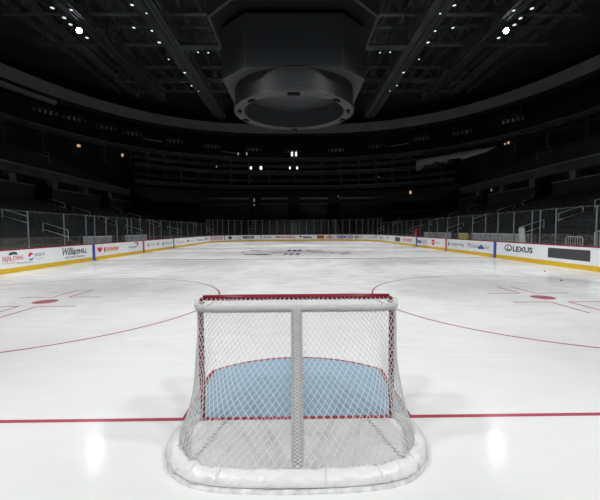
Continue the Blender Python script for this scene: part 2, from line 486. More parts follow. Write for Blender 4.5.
BANNER = shape([(0, 0), (.12, .1), (.5, .22), (.88, .1), (1, 0), (1, .45), (.88, .8), (.5, 1), (.12, .8), (0, .45)])
# left boards
T("PAPA JOHNS", 10.36, 11.56, .50, .77, I_RED, bold=.012, label='red pizza company lettering')
decal('advert_emblem', 10.72, 11.22, .80, .97, BANNER, I_GRN, 'dark green arched banner above the red lettering')
T("PIZZA", 10.84, 11.10, .855, .915, I_WHT)
decal('advert_rule', 10.36, 11.3, .44, .46, BOX, I_LRED)
T("BETTER INGREDIENTS.", 11.20, 12.15, .37, .43, I_CHAR, bold=.01)
decal('advert_rule', 11.70, 11.71, .45, .95, BOX, I_LBL)
decal('advert_emblem', 11.85, 12.24, .48, .86, disc(), I_WHT, 'round red, white and blue cola badge')
decal('advert_emblem', 11.86, 12.23, .66, .87, shape([(.0, .15), (.1, .6), (.3, .9), (.5, 1), (.7, .9), (.93, .55), (1, .3), (.75, .5), (.5, .3), (.3, .0), (.1, .0)]), I_RED, layer=1)
decal('advert_emblem', 11.87, 12.22, .475, .60, shape([(0, .95), (.2, .75), (.45, .55), (.7, .8), (1, 1), (.95, .6), (.75, .2), (.5, 0), (.25, .2)]), I_BLU, layer=1)
T("pepsi", 12.32, 13.0, .60, .86, I_SLT, bold=.0, label='slate blue cola lettering')
T("ZERO SUGAR", 12.42, 12.98, .49, .54, I_CHAR)
T("William", 14.42, 15.98, .52, .95, I_CHAR, shear=.35, bold=.025, label='slanted charcoal script lettering')
T("HILL", 15.98, 16.72, .56, .84, I_BLK, bold=.03, label='heavy black capitals')
T("SPORTS BOOK", 14.62, 16.5, .33, .45, I_CHAR, bold=.015)
decal('advert_emblem', 17.9, 18.5, .46, .82, HEART, I_PNK, 'pink red heart')
decal('advert_emblem', 18.68, 18.92, .46, .80, CUP, I_BRN, 'small brown cup mark')
T("DUNKIN'", 19.02, 20.75, .50, .78, I_ORG, bold=.045, label='thick orange red doughnut shop lettering')
T("Capital", 22.2, 23.5, .48, .72, I_CHAR, bold=.01, label='charcoal bank lettering')
decal('advert_emblem', 23.1, 24.0, .55, .98, SWOOSH, I_CHAR, 'dark curved swoosh')
T("A", 25.72, 26.25, .50, .82, I_SLT, bold=.03)
T("XION", 26.45, 27.8, .54, .78, I_LBL, bold=.0)
T("A", 27.95, 28.5, .50, .82, I_SLT, bold=.03)
decal('advert_emblem', 29.2, 29.72, .48, .84, TREE, I_CHAR, 'small dark tree mark')
T("Imperial", 29.95, 32.0, .52, .74, I_SLT, bold=.01)
T("Ticket", 33.25, 36.0, .52, .76, I_LRED, label='soft red lettering')
decal('advert_emblem', 37.14, 37.95, .52, .84, HOUSE, I_SLT)
T("bank", 38.0, 39.6, .55, .75, I_LBL)
T("Ticket", 41.0, 44.6, .50, .80, I_SLT, bold=.01)
T("ONE", 45.1, 47.0, .50, .84, I_CHAR, bold=.03)
decal('advert_panel', 48.3, 51.9, .36, .94, BOX, ink('pale_pink', (.62, .48, .50)), 'pale pink advert panel')
decal('advert_rule', 52.2, 52.36, .26, .98, BOX, I_CHAR)
decal('advert_emblem', 53.0, 53.8, .40, .90, disc(), I_CHAR, 'round dark badge')
T("los", 54.75, 55.5, .38, .60, I_GRY)
T("REXUS", 55.84, 57.8, .46, .88, I_BLK, bold=0.070, label='bold black capitals on the far board')
decal('advert_emblem', 58.79, 59.2, .60, .92, TREE, I_CHAR)
T("Grand", 59.4, 60.7, .54, .82, I_CHAR, bold=.03)
T("Mahindra", 61.52, 64.8, .50, .84, I_RED, bold=.035, label='red lettering across the far board')
decal('advert_emblem', 65.5, 66.0, .66, .96, HOUSE, I_BLK)
T("leidos", 66.15, 67.7, .44, .80, I_BLK, bold=0.050)
decal('advert_panel', 68.56, 69.8, .36, .92, BOX, I_BRN, 'brown orange advert panel')
decal('advert_rule', 68.7, 69.66, .56, .72, BOX, ink('dark_brown', (.12, .03, .01)), layer=1)
T("Bellart", 70.1, 71.5, .42, .72, I_RED, bold=.05)
decal('advert_emblem', 70.5, 71.1, .74, .94, HOUSE, I_LRED)
T("GEICO", 71.9, 74.85, .38, .90, I_PUR, bold=.045, label='bold purple blue capitals')
decal('advert_emblem', 75.1, 75.85, .38, .90, ringshape(w=.5), I_CHAR)
T("GP", 75.85, 76.8, .48, .82, I_GRY)
T("Capital", 77.9, 79.7, .50, .72, I_CHAR)
decal('advert_emblem', 79.3, 80.2, .60, .95, SWOOSH, I_CHAR)
T("iii", 81.3, 82.8, .42, .90, I_SLT)
decal('advert_emblem', 84.9, 85.6, .50, .90, TREE, I_SLT)
T("credit", 86.0, 88.0, .48, .68, I_LBL)
# right boards
decal('advert_panel', 89.0, 91.3, .34, .88, BOX, I_DARK, 'small dark grey panel')
T("W-TICKET", 92.4, 95.8, .46, .80, I_RED, bold=.04, label='red lettering')
T("bai", 97.4, 98.7, .44, .80, I_BLU, bold=.05)
T("GENERAL", 98.95, 100.3, .64, .84, I_LBL); T("SERVICE", 98.95, 100.3, .40, .60, I_LBL)
decal('advert_emblem', 101.55, 102.2, .40, .88, BOX, I_RED, 'red square badge')
decal('advert_emblem', 101.7, 102.05, .58, .70, BOX, I_WHT, layer=1)
T("PEMCO", 102.4, 103.5, .52, .74, I_LRED)
decal('advert_emblem', 105.1, 105.5, .48, .86, TREE, I_CHAR)
T("LongLake Fdn", 105.7, 108.0, .48, .80, I_SLT, bold=.01)
T("Michael", 108.6, 110.15, .50, .84, I_SLT, bold=.0)
decal('advert_emblem', 110.15, 110.95, .46, .80, HOUSE, I_BLU, 'small blue house emblem')
T("Son", 111.0, 111.6, .48, .80, I_SLT)
decal('advert_emblem', 113.36, 114.12, .50, .92, ringshape(w=.26), I_BLK, 'black oval car badge')
decal('advert_emblem', 113.6, 113.98, .58, .84, shape([(.25, 1), (.45, 1), (.25, .22), (1, .22), (1, 0), (0, 0)]), I_BLK)
T("LEXUS", 114.2, 115.98, .52, .84, I_BLK, bold=.035, label='black car maker capitals')
decal('advert_panel', 117.16, 119.8, .40, .90, BOX, I_DARK, 'large dark grey advert panel')

# ------------------------------------------------------------------ glass above the boards
def glass(s0, s1, ztop, label, group, n=1, post_at_end=False):
    p = RP.pt((s0 + s1) / 2)[0]; org = (p.x, p.y, ZC)
    root = tag(empty('glass_pane', org), label, 'glass pane', group)
    g = .03
    b = MB(); sweep(b, s0 + g, s1 - g, [(.06, ZC), (.06, ztop), (.073, ztop), (.073, ZC)], org, .65); b.build('pane', GLASS, root)
    b = MB(); sweep(b, s0 - .02, s0 + .02, [(.045, ZC), (.045, ztop + .02), (.09, ztop + .02), (.09, ZC)], org); b.build('stanchion', ALU, root)
    b = MB(); sweep(b, s0 + .03, s1 - .03, [(.06, ztop), (.06, ztop + .012), (.074, ztop + .012), (.074, ztop)], org, .65); b.build('top_trim', ALU, root)
    return root
gl = 'clear glass pane on top of the left boards'
sl = [9.6, 12.05, 14.75, 16.85, 17.8, 19.2, 20.7, 22.3, 23.0, 24.6, 26.5, 27.4, 29.2]
while sl[-1] < 45: sl.append(sl[-1] + (1.2 if len(sl) % 3 == 0 else 2.44))
sl[-1] = L1
for a, b in zip(sl, sl[1:]): glass(a, b, 2.85, gl, 'glass panes on the left boards')
ca = [L1 + LA * i / 11 for i in range(12)]
for a, b in zip(ca, ca[1:]): glass(a, b, 3.5, 'clear tall glass pane curving round the far left corner', 'glass panes in the far left corner')
ea = [L1 + LA + L2 * i / 7 for i in range(8)]
for a, b in zip(ea, ea[1:]): glass(a, b, 3.5, 'clear tall glass pane across the far end boards', 'glass panes on the far end boards')
ca = [L1 + LA + L2 + LA * i / 11 for i in range(12)]
for a, b in zip(ca, ca[1:]): glass(a, b, 3.5, 'clear tall glass pane curving round the far right corner', 'glass panes in the far right corner')
ys = [49.0, 46.5, 44.1, 42.0, 40.0, 38.2, 36.0, 33.6, 31.2, 29.1, 26.9, 24.9, 22.6, 20.8, 19.3, 17.65, 16.0, 15.35, 14.2, 11.8, 9.4]
for a, b in zip(ys, ys[1:]): glass(TT - (a - 2), TT - (b - 2), 2.85, 'clear glass pane on top of the right boards', 'glass panes on the right boards')

# ------------------------------------------------------------------ lower bowl
NR = 14
def rowpath(k):
    so, eo = 1.25 + .85 * k, 1.25 + .6 * k
    return Path(HX + so, FY + eo, CR + (so + eo) / 2, 2.0)
def rz(k): return .35 + .30 * k
def loop(path, z, off=0.0):
    return [((lambda p, t, nn: (p.x - nn.x * off, p.y - nn.y * off, z))(*path.frame(q))) for q in path.samples()]
b = MB()
rows = [loop(Path(HX + .12, FY + .12, CR + .12, 2.0), -.02), loop(rowpath(0), -.02), loop(rowpath(0), rz(0))]
for k in range(NR):
    rows += [loop(rowpath(k + 1), rz(k)), loop(rowpath(k + 1), rz(k + 1))]
b.grid(rows)
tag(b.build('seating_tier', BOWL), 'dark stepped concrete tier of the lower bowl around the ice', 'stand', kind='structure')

SIDE_AISLES = (10.0, 22.0, 34.3, 46.5)
END_AISLES = (-7.9, -.3, 7.5)
SW = .56
sb = MB()          # folded arena seat, faces +Y, foot on its step
sb.box((0, -.09, .66), (.50, .06, .46), M=Matrix.Rotation(R(12), 3, 'X'), bev=.02)
sb.box((0, .02, .60), (.46, .07, .38), M=Matrix.Rotation(R(4), 3, 'X'), bev=.02)
sb.box((0, -.05, .22), (.10, .10, .44), bev=.01)
sb.box((-.26, 0, .56), (.04, .30, .05), bev=.01)
sb.box((.26, 0, .56), (.04, .30, .05), bev=.01)
seat0 = None
KEEP = [(14.9, 15.4), (15.8, 14.6)]       # barriers and corner handrails stand here
CORNER_RAILS = []
for sx in (-1, 1):
    for k in (3.0, 7.5):
        P = rowpath(k); p, t, nn = P.frame(P.l1 + P.la * .42 if sx < 0 else P.l1 + P.la * 1.58 + P.l2)
        CORNER_RAILS.append((p.x, p.y, nn)); KEEP += [(p.x, p.y), (p.x - nn.x * .8, p.y - nn.y * .8), (p.x + nn.x * .8, p.y + nn.y * .8)]
spots = []
for k in range(NR):
    P = rowpath(k); n = int(P.T / SW)
    for i in range(n):
        p, t, nn = P.frame((i + .5) * P.T / n)
        x, y = p.x - nn.x * .55, p.y - nn.y * .55
        if abs(x) > HX + 1 and y < 50 and any(abs(y - a) < .75 for a in SIDE_AISLES): continue
        if y > FY and any(abs(x - a) < .75 for a in END_AISLES): continue
        if y < 5.0: continue
        if k == NR - 1 and y > 50: continue
        if y > 65.6 and any(abs(x - a) < 1.6 for a in END_AISLES): continue
        if any((x - a) ** 2 + (y - c) ** 2 < 1.5 for a, c in KEEP): continue
        spots.append((x, y, rz(k), math.atan2(nn.y, nn.x) - math.pi / 2, k))
vis = []
rest = []
for s in spots:
    w = in_view(s[0], s[1], s[2] + .6, 0)
    if w is None: rest.append(s); continue
    d = (Vector((s[0], s[1], 0)) - Vector((CAMX, CAMY, 0))).length
    vis.append((d, s))
vis.sort(key=lambda a: a[0])
def side(s): return 'left' if s[0] < 0 else 'right'
lft = [s for d, s in vis if s[0] < 0][:150]; rgt = [s for d, s in vis if s[0] > 0][:150]
ind = lft + rgt; ids = set(id(s) for s in ind)
rest = [s for d, s in vis if id(s) not in ids]          # seats out of frame are left out
for s in ind:
    if seat0 is None:
        o = seat0 = sb.build('stadium_chair', SEAT)
    else:
        o = seat0.copy(); COL.objects.link(o)
    o.location = (s[0], s[1], s[2]); o.rotation_euler = (0, 0, s[3])
    tag(o, 'black folded arena seat in the nearest rows behind the %s glass' % side(s), 'chair', 'nearest seats on the %s' % side(s))
mm = MB()
for s in rest:
    M = Matrix.Rotation(s[3], 3, 'Z'); o = Vector((s[0], s[1], s[2]))
    for c, d, a in (((0, -.09, .66), (.50, .06, .46), 12), ((0, .02, .60), (.46, .07, .38), 4)):
        mm.box(o + M @ Vector(c), d, M=M @ Matrix.Rotation(R(a), 3, 'X'))
tag(mm.build('seat_rows', SEAT, recalc=False), 'black folded seats filling the farther rows of the lower bowl', 'seats', kind='stuff')

# aisle handrails
def make_rail():
    root = empty('aisle_handrail')
    L, sl_ = 1.75, .32
    def P(x, h): return (x, 0, sl_ * x + h)
    for h in (.95, .48):
        b = MB(); b.tube([P(-L / 2, h), P(L / 2, h)], .024, 8); b.build('rail', STEEL, root, smooth=True)
    for x in (-L / 2, L / 2):
        b = MB(); b.tube([P(x, -.16), P(x, .95)], .022, 8); b.build('post', STEEL, root, smooth=True)
    return root
rail0 = None
def put_rail(x, y, z, rzv, label, group):
    global rail0
    if rail0 is None: o = rail0 = make_rail()
    else: o = copy_tree(rail0)
    o.location = (x, y, z); o.rotation_euler = (0, 0, rzv)
    tag(o, label, 'handrail', group)
def bowl_z(o): return .35 + .3 * max(0, (o - 1.25)) / .85
ORD = ['nearest', 'second', 'third']
for sx, sn in ((-1, 'left'), (1, 'right')):
    for ai, ay in enumerate(SIDE_AISLES[1:]):
        for xi, ax in enumerate((17.0, 19.8, 22.4, 25.0)):
            put_rail(sx * ax, ay, bowl_z(ax - HX) - .05, 0 if sx > 0 else math.pi,
                     'pale steel handrail, %s from the ice in the %s aisle on the %s' % (['first', 'second', 'third', 'last'][xi], ORD[ai], sn), 'aisle handrails on the %s' % sn)
# handrails in the far corners
for sx, sn in ((-1, 'left'), (1, 'right')):
    for j, k in enumerate((3.0, 7.5)):
        P = rowpath(k); q = P.l1 + P.la * .42 if sx < 0 else P.l1 + P.la * 1.58 + P.l2
        p, t, nn = P.frame(q)
        put_rail(p.x, p.y, bowl_z(1.25 + .85 * k) - .05, math.atan2(-nn.y, -nn.x), 'pale steel handrail in the far %s corner, %s the glass' % (sn, ['lower and nearer', 'higher and farther from'][j]), 'corner handrails on the %s' % sn)

# low wall and ledge on top of the lower bowl
def wall_x(name, x, y0, y1, z0, z1, t, m):
    b = MB(); b.box((x, (y0 + y1) / 2, (z0 + z1) / 2), (t, y1 - y0, z1 - z0))
    return tag(b.build(name, m), kind='structure')
SEGS = [(3, 9), (11, 20.8), (23.2, 33), (35.6, 45.2), (47.8, 54)]
for sx, sn in ((-1, 'left'), (1, 'right')):
    for y0, y1 in SEGS:
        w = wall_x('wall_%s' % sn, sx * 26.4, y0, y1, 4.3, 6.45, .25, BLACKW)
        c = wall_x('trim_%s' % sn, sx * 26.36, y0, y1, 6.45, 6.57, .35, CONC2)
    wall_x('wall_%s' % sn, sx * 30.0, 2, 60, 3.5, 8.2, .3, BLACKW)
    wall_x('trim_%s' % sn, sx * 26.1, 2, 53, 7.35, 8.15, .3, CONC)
    wall_x('trim_%s' % sn, sx * 26.0, 2, 53, 8.15, 8.28, .45, CONC2)
    for y in range(6, 54, 6):
        b = MB(); b.box((sx * 27.3, y + 1.2, 6.0), (.7, .9, 3.4), bev=.04); tag(b.build('pillar', CONC2), kind='structure')
    # club deck behind the ledge
    b = MB(); rws = []
    for k in range(12):
        x0, x1, z = 26.2 + k, 27.2 + k, 8.15 + .48 * k
        rws += [[(sx * x0, y, z) for y in (2, 20, 40, 54)], [(sx * x1, y, z) for y in (2, 20, 40, 54)]]
    b.grid(rws); tag(b.build('seating_tier', CONC), kind='structure')
    for y, x in ((44.0, 33.0),):
        put_rail(sx * x, y, 8.15 + .48 * (x - 26.2), 0 if sx > 0 else math.pi, 'faint steel handrail alone on the %s club deck' % sn, 'club deck handrails')

# ------------------------------------------------------------------ upper rings (super-ellipses about the middle of the rink)
def ring_pt(th, a, bb, n=2.5, cy=27.0):
    c, s_ = math.cos(th), math.sin(th)
    return (a * math.copysign(abs(c) ** (2 / n), c), cy + bb * math.copysign(abs(s_) ** (2 / n), s_))
def ring_mesh(name, prof, m, t0=-25, t1=205, n=110, closed=True):
    """prof: list of (a, b, z)"""
    b = MB(); rows = []
    for i in range(n + 1):
        th = R(t0 + (t1 - t0) * i / n)
        rows.append([(*ring_pt(th, a, bb), z) for a, bb, z in prof])
    b.grid(rows, closed_u=closed)
    return tag(b.build(name, m, smooth=False), kind='structure')
def band(name, a, bb, z0, z1, t, m, **k): return ring_mesh(name, [(a, bb, z0), (a, bb, z1), (a + t, bb + t, z1), (a + t, bb + t, z0)], m, **k)
# A ring: lower edge of the upper deck
band('trim_upper', 40, 48, 16.75, 17.45, .5, CONC)
band('trim_upper', 39.95, 47.95, 17.45, 17.58, .6, CONC2)
band('trim_upper', 39.8, 47.8, 15.9, 16.1, .3, BLACKW)
# suite fronts at the far end
for z, a, bb in ((14.45, 39.6, 47.2), (11.25, 39.3, 46.4)):
    band('trim_suite', a, bb, z - .7, z, .4, CONC, t0=46, t1=134, n=60)
    band('trim_suite', a - .05, bb - .05, z, z + .13, .5, CONC2 if z > 12 else EDGE, t0=46, t1=134, n=60)
    band('floor_suite', a + .3, bb + .3, z - .2, z - .05, 4.5, BLACKW, t0=46, t1=134, n=60)
ring_mesh('wall_suite', [(43.5, 51.5, 6), (43.5, 51.5, 16.9)], BLACKW, closed=False)
band('trim_suite', 39.9, 47.6, 15.35, 15.9, .4, CONC, t0=46, t1=134, n=60)
band('trim_suite', 39.8, 47.0, 12.2, 12.75, .4, CONC, t0=46, t1=134, n=60)
for z0, z1, a, bb in ((14.5, 16.8, 40.3, 48.1), (11.3, 13.8, 40.0, 47.2)):
    for d in range(50, 131, 5):
        x, y = ring_pt(R(d), a, bb); th = math.atan2(y - 27, x)
        b = MB(); b.box((x, y, (z0 + z1) / 2), (.6, .45, z1 - z0), rz=th, bev=.03); tag(b.build('pillar', CONC), kind='structure')
for d in list(range(2, 46, 7)) + list(range(135, 179, 7)):
    x, y = ring_pt(R(d), 40.4, 48.4)
    b = MB(); b.box((x, y, 15.3), (.6, .6, 3.0), bev=.03); tag(b.build('pillar', CONC), kind='structure')
# club deck at the far end between the low wall and the suites
b = MB(); rws = []
def end_arc(off, z, n=30):
    out = []
    for i in range(n + 1):
        th = R(42 + 96 * i / n); x, y = ring_pt(th, 39.3, 46.4)
        p = Vector((x * .80, 66.9 + (y - 73.4) * .6)); q = Vector((x, y))
        r = p.lerp(q, off); out.append((r.x, r.y, z))
    return out
for k in range(7):
    rws += [end_arc(k / 7, 7.0 + .5 * k), end_arc((k + 1) / 7, 7.0 + .5 * k)]
b.grid(rws); tag(b.build('seating_tier', CONC), kind='structure')
# far wall with vomitory openings on top of the lower bowl
gaps = [-7.9, -.3, 7.5]
xs = [-19] + [v for g in gaps for v in (g - 1.15, g + 1.15)] + [19]
for i in range(0, len(xs), 2):
    x0, x1 = xs[i], xs[i + 1]
    b = MB(); b.box(((x0 + x1) / 2, 67.0, 5.6), (x1 - x0, .3, 2.6)); tag(b.build('wall_far', BLACKW), kind='structure')
    b = MB(); b.box(((x0 + x1) / 2, 66.95, 6.97), (x1 - x0, .45, .12)); tag(b.build('trim_far', EDGE), kind='structure')
    b = MB(); b.box(((x0 + x1) / 2, 67.2, 8.1), (x1 - x0, .3, .4)); tag(b.build('trim_far', CONC2), kind='structure')
for g in gaps:      # tunnels and their side jambs
    b = MB(); b.box((g, 71, 5.6), (2.3, .2, 4.4)); tag(b.build('wall_tunnel', BLACKW), kind='structure')
    for e in (-1, 1):
        b = MB(); b.box((g + e * 1.15, 68.5, 6.0), (.16, 3.0, 3.6)); tag(b.build('wall_tunnel', BLACKW), kind='structure')
    # pale stair flight leading down from the tunnel
    b = MB()
    for k in range(12): b.box((g, FY + 1.25 + .6 * k + .3, rz(k) + .08), (1.15, .58, .16))
    tag(b.build('trim_stairs', mat('stair_concrete', (.14, .148, .155), .8)), kind='structure')
# upper deck and the big fascia above it
rws = []
for k in range(13):
    a, bb, z = 40.6 + 1.4 * k, 48.6 + 1.5 * k, 17.4 + .8 * k
    rws += [(a, bb, z), (a + 1.4, bb + 1.5, z)]
ring_mesh('seating_tier', rws, CONC, closed=False)
band('trim_fascia', 44, 53, 24.1, 26.0, .6, FASC)
band('trim_ledge', 43.0, 52.0, 22.5, 23.05, .8, FASC, t0=151, t1=176, n=30)
band('trim_fascia', 44.3, 53.3, 23.5, 24.1, .6, BLACKW)
b = MB()      # roof deck
nn_ = 90
outl = [ring_pt(R(-40 + 260 * i / nn_), 62, 72) for i in range(nn_ + 1)]
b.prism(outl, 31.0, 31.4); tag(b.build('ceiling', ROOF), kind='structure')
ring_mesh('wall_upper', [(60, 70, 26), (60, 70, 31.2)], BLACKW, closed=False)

# long low-level things hanging under the fascia: racks of theatre lamps
def make_rack():
    root = empty('lamp_rack')
    b = MB(); b.box((0, 0, 0), (3.4, .16, .16)); b.box((0, 0, .5), (3.0, .10, .10))
    for x in (-1.5, -.5, .5, 1.5): b.box((x, 0, .25), (.08, .08, .5))
    b.build('bar', BEAM, root)
    for x in (-1.1, 1.1):
        b = MB(); b.tube([(x, 0, .5), (x, 0, 2.6)], .05, 6); b.build('hanger', BEAM, root)
    for x in (-1.6, -.8, 0, .8, 1.6):
        b = MB(); M = Matrix.Rotation(R(35 + 12 * math.sin(x * 3)), 3, 'X')
        prof = [(.10, .25), (.18, .2), (.20, -.1), (.26, -.32), (.02, -.30)]
        lo = MB(); lo.lathe(prof, 12)
        b.add([M @ Vector(v) + Vector((x, -.15, -.28)) for v in lo.v], lo.f)
        b.build('lamp_head', HEAD if abs(x) < 1 else ALU, root)
    return root
rack0 = None
RK = [(-40.5, 56.0), (-38.6, 60.5), (-35.9, 66.0), (-32.6, 69.6), (-25.8, 74.0), (-18.3, 76.4), (-9.4, 77.9), (-.5, 78.4), (9.3, 78.0), (18.2, 76.5), (26.7, 73.6), (33.6, 68.7), (38.8, 60.5)]
for i, (x, y) in enumerate(RK):
    if rack0 is None: o = rack0 = make_rack()
    else: o = copy_tree(rack0)
    z = 1.886 + (22 - 1.886) * (math.hypot(x, y + 3.5) / math.hypot(*[(-41.1, 60.8), (-40.65, 63.4), (-36.4, 70.0), (-34.84, 73.5), (-28.5, 79.9), (-20.7, 85.5), (-10.8, 88.8), (-.5, 91.1), (10.5, 90.2), (19.8, 86.1), (28.5, 78.9), (35.7, 73.5), (40.1, 65.7)][i]))
    o.location = (x, y, z)
    o.rotation_euler = (0, 0, math.atan2(27 - y, -x) + math.pi / 2 if True else 0)
    tag(o, 'rack of small stage lamps below the dark fascia, %s' % ['leftmost of all', 'second from the left', 'third from the left', 'fourth from the left', 'fifth from the left', 'sixth from the left', 'just left of the bright pair', 'right above the brightest pair of lamps', 'just right of the bright pair', 'fourth from the right', 'third from the right', 'second from the right', 'rightmost of all'][i], 'stage lamp rack', 'lamp racks hung around the upper stands')
for i, (p, q, lab) in enumerate((((-16.5, 77.0, 19.4), (-12.2, 77.7, 19.0), 'pale pipe hanging left of the scoreboard below the fascia'),
                                 ((20.4, 75.6, 20.0), (24.4, 74.0, 20.3), 'pale pipe hanging right of the scoreboard below the fascia'),
                                 ((-31.0, 70.6, 20.6), (-27.9, 72.6, 20.5), 'pale pipe hanging far left below the fascia'))):
    m_ = [(a + c) / 2 for a, c in zip(p, q)]
    root = tag(empty('hanging_pipe', m_), lab, 'pipe', 'pipes hung below the fascia')
    b = MB(); b.tube(local([p, q], m_), .13, 8); b.build('pipe', STEEL, root, smooth=True)
    for e in (p, q):
        b = MB(); b.tube(local([e, (e[0], e[1], e[2] + 3.4)], m_), .03, 5); b.build('hanger', BEAM, root)

# ------------------------------------------------------------------ small lamps in the suites
def suite_lamp(x, y, z, w, h, m, label, group, tgt=(0, 0, 4)):
    root = tag(empty('wall_lamp', (x, y, z)), label, 'lamp', group)
    root.rotation_euler = (0, 0, math.atan2(tgt[1] - y, tgt[0] - x) + math.pi / 2)
    b = MB(); b.box((0, .12, 0), (w * 1.3, .2, h * 1.25), bev=.03); b.build('housing', BLK, root)
    b = MB(); b.box((0, -.02, 0), (w, .1, h), bev=min(w, h) * .2); b.build('bulb', m, root)
G1 = 'lamps glowing in the far suites'
SL = [(-.65, 73.6, 18.05, .42, .95, LENSW, 'left one of the two brightest white lamps under the scoreboard'),
      (.22, 73.6, 18.05, .42, .95, LENSW, 'right one of the two brightest white lamps under the scoreboard'),
      (-9.45, 73.6, 15.15, .42, .62, LENSW, 'left lamp of the white pair on the far suites, left group'),
      (-7.3, 73.6, 15.15, .52, .70, LENSW, 'right lamp of the white pair on the far suites, left group'),
      (-1.1, 73.6, 15.12, .36, .55, LENSW, 'left lamp of the white pair below the two brightest lamps'),
      (.42, 73.6, 15.12, .40, .6, LENSW, 'right lamp of the white pair below the two brightest lamps'),
      (-12.1, 73.4, 18.1, .26, .6, LENSF, 'small dim lamp high on the left at the far end, outer of a pair'),
      (-10.25, 73.4, 18.1, .26, .6, LENSF, 'small dim lamp high on the left at the far end, inner of a pair'),
      (-16.5, 72.4, 15.25, .24, .4, LENSF, 'tiny white lamp left of the far suite lamps'),
      (-18.6, 71.5, 12.5, .4, .5, LENSF, 'faint lamp low in the far left suites, outer of a pair'),
      (-17.4, 72.0, 12.5, .3, .5, LENSF, 'faint lamp low in the far left suites, inner of a pair'),
      (-8.2, 68.0, 7.45, .20, 1.5, LENSF, 'tall thin white strip lamp at the far left tunnel'),
      (.85, 70.0, 8.35, .8, .22, LENSF, 'small flat white lamp over the middle tunnel'),
      (2.0, 70.2, 8.3, .6, .18, LENSF, 'small flat white lamp right of the middle tunnel'),
      (8.8, 69.8, 8.6, .2, .4, LENSF, 'tiny white lamp at the right tunnel'),
      (17.5, 71.6, 12.6, .3, .6, LENSF, 'faint warm lamp in the right suites at the far end'),
      (22.0, 64.8, 8.9, .38, .62, LENSO, 'small orange lamp low on the far right'),
      (34.9, 55.2, 15.9, .30, .42, LENSO, 'orange lamp high in the right stands, outer of a pair'),
      (34.45, 55.4, 15.75, .2, .3, LENSO, 'orange lamp high in the right stands, inner of a pair'),
      (-34.25, 54.2, 15.4, .5, .4, LENSO, 'orange lamp high in the left stands, nearer one'),
      (-30.6, 60.9, 15.3, .35, .55, LENSO, 'orange lamp high in the left stands, farther one'),
      (27.0, 45.6, 7.2, .16, .3, LENSF, 'dim lamp in the right concourse opening')]
for x, y, z, w, h, m, lab in SL: suite_lamp(x, y, z, w, h, m, lab, G1)

# pale cover draped over the right suite front
b = MB(); rws = []
for i in range(25):
    f = i / 24; x = 23.6 + (33.2 - 23.6) * f; y = 66.4 + (56.2 - 66.4) * f
    zt = 15.25 + .35 * f; dr = 1.9 * (1 - f) ** .6 + .25 if not .42 < f < .62 else .9
    if .1 < f < .4: dr *= .62 + .1 * math.sin(f * 40)
    d_ = Vector((-.72, -.69))
    prof = []
    for a, z in ((.9, -.05), (.1, .06), (-.05, -.1), (-.1 - .06 * math.sin(f * 37), -dr * .5), (-.05, -dr), (.04, -dr), (.05, -.15), (.2, -.05)):
        prof.append((x + d_.x * -a, y + d_.y * -a, zt + z))
    rws.append(prof)
b.grid(rws, closed_u=True)
tag(b.build('cloth_cover', TARP, smooth=True), 'long pale cover draped over a railing high in the right stands', 'cover')

# ------------------------------------------------------------------ roof steel
for y, z, h in ((30.5, 27.0, .7), (38.5, 26.4, .6), (44.3, 26.0, 1.0), (55.5, 25.8, .6), (64.0, 27.5, .7)):
    b = MB()
    hw = 33 if y < 50 else 29
    b.box((0, y, z), (2 * hw, .5, h * .35)); b.box((0, y, z + 2.2), (2 * hw, .5, .3))
    k = int(2 * hw / 3)
    for i in range(k):
        x0 = -hw + 2 * hw * i / k; x1 = -hw + 2 * hw * (i + 1) / k
        b.bar((x0, y, z), ((x0 + x1) / 2, y, z + 2.2), .16, .16); b.bar(((x0 + x1) / 2, y, z + 2.2), (x1, y, z), .16, .16)
    tag(b.build('roof_beam', BEAM), kind='structure')
for i in range(-15, 16):
    x = i * 2.4
    b = MB(); b.box((x, 50, 30.4), (.34, 44, .8)); tag(b.build('roof_beam', BEAM), kind='structure')
for sx in (-1, 1):
    for x in (26.0, 31.0):
        b = MB(); b.box((sx * x, 44, 28.6), (.6, 50, .9)); tag(b.build('roof_beam', BEAM), kind='structure')

def catwalk(x, y0, y1, z, w, label):
    root = tag(empty('catwalk', (x, (y0 + y1) / 2, z)), label, 'catwalk', 'catwalks under the roof')
    L = y1 - y0
    b = MB(); b.box((0, 0, 0), (w, L, .12)); b.box((-w / 2, 0, .02), (.12, L, .36)); b.box((w / 2, 0, .02), (.12, L, .36)); b.build('deck', WALK, root)
    for e in (-1, 1):
        b = MB()
        for h in (.6, 1.15): b.tube([(e * w / 2, -L / 2, h), (e * w / 2, L / 2, h)], .035, 6)
        for i in range(int(L / 2.5) + 1):
            yy = -L / 2 + i * 2.5; b.tube([(e * w / 2, yy, .1), (e * w / 2, yy, 1.15)], .03, 5)
        b.build('guard_rail', WALK, root)
    for i in range(int(L / 8) + 1):
        yy = -L / 2 + i * 8
        for e in (-1, 1):
            b = MB(); b.tube([(e * w / 2, yy, .1), (e * w / 2, yy, 31 - z)], .045, 5); b.build('hanger', WALK, root)
    b = MB(); b.box((0, 0, -.16), (.22, L, .18)); b.box((w * .28, 0, -.13), (.1, L, .1)); b.build('cable_tray', CHAR2, root)
catwalk(-12.6, 8, 58, 21.0, 1.7, 'long catwalk running over the left side of the ice')
catwalk(12.6, 8, 58, 21.0, 1.7, 'long catwalk running over the right side of the ice')
catwalk(-21.4, 8, 56, 23.0, 1.2, 'outer catwalk over the left stands with the bright lamp')
catwalk(21.4, 8, 56, 23.0, 1.2, 'outer catwalk over the right stands with the bright lamp')
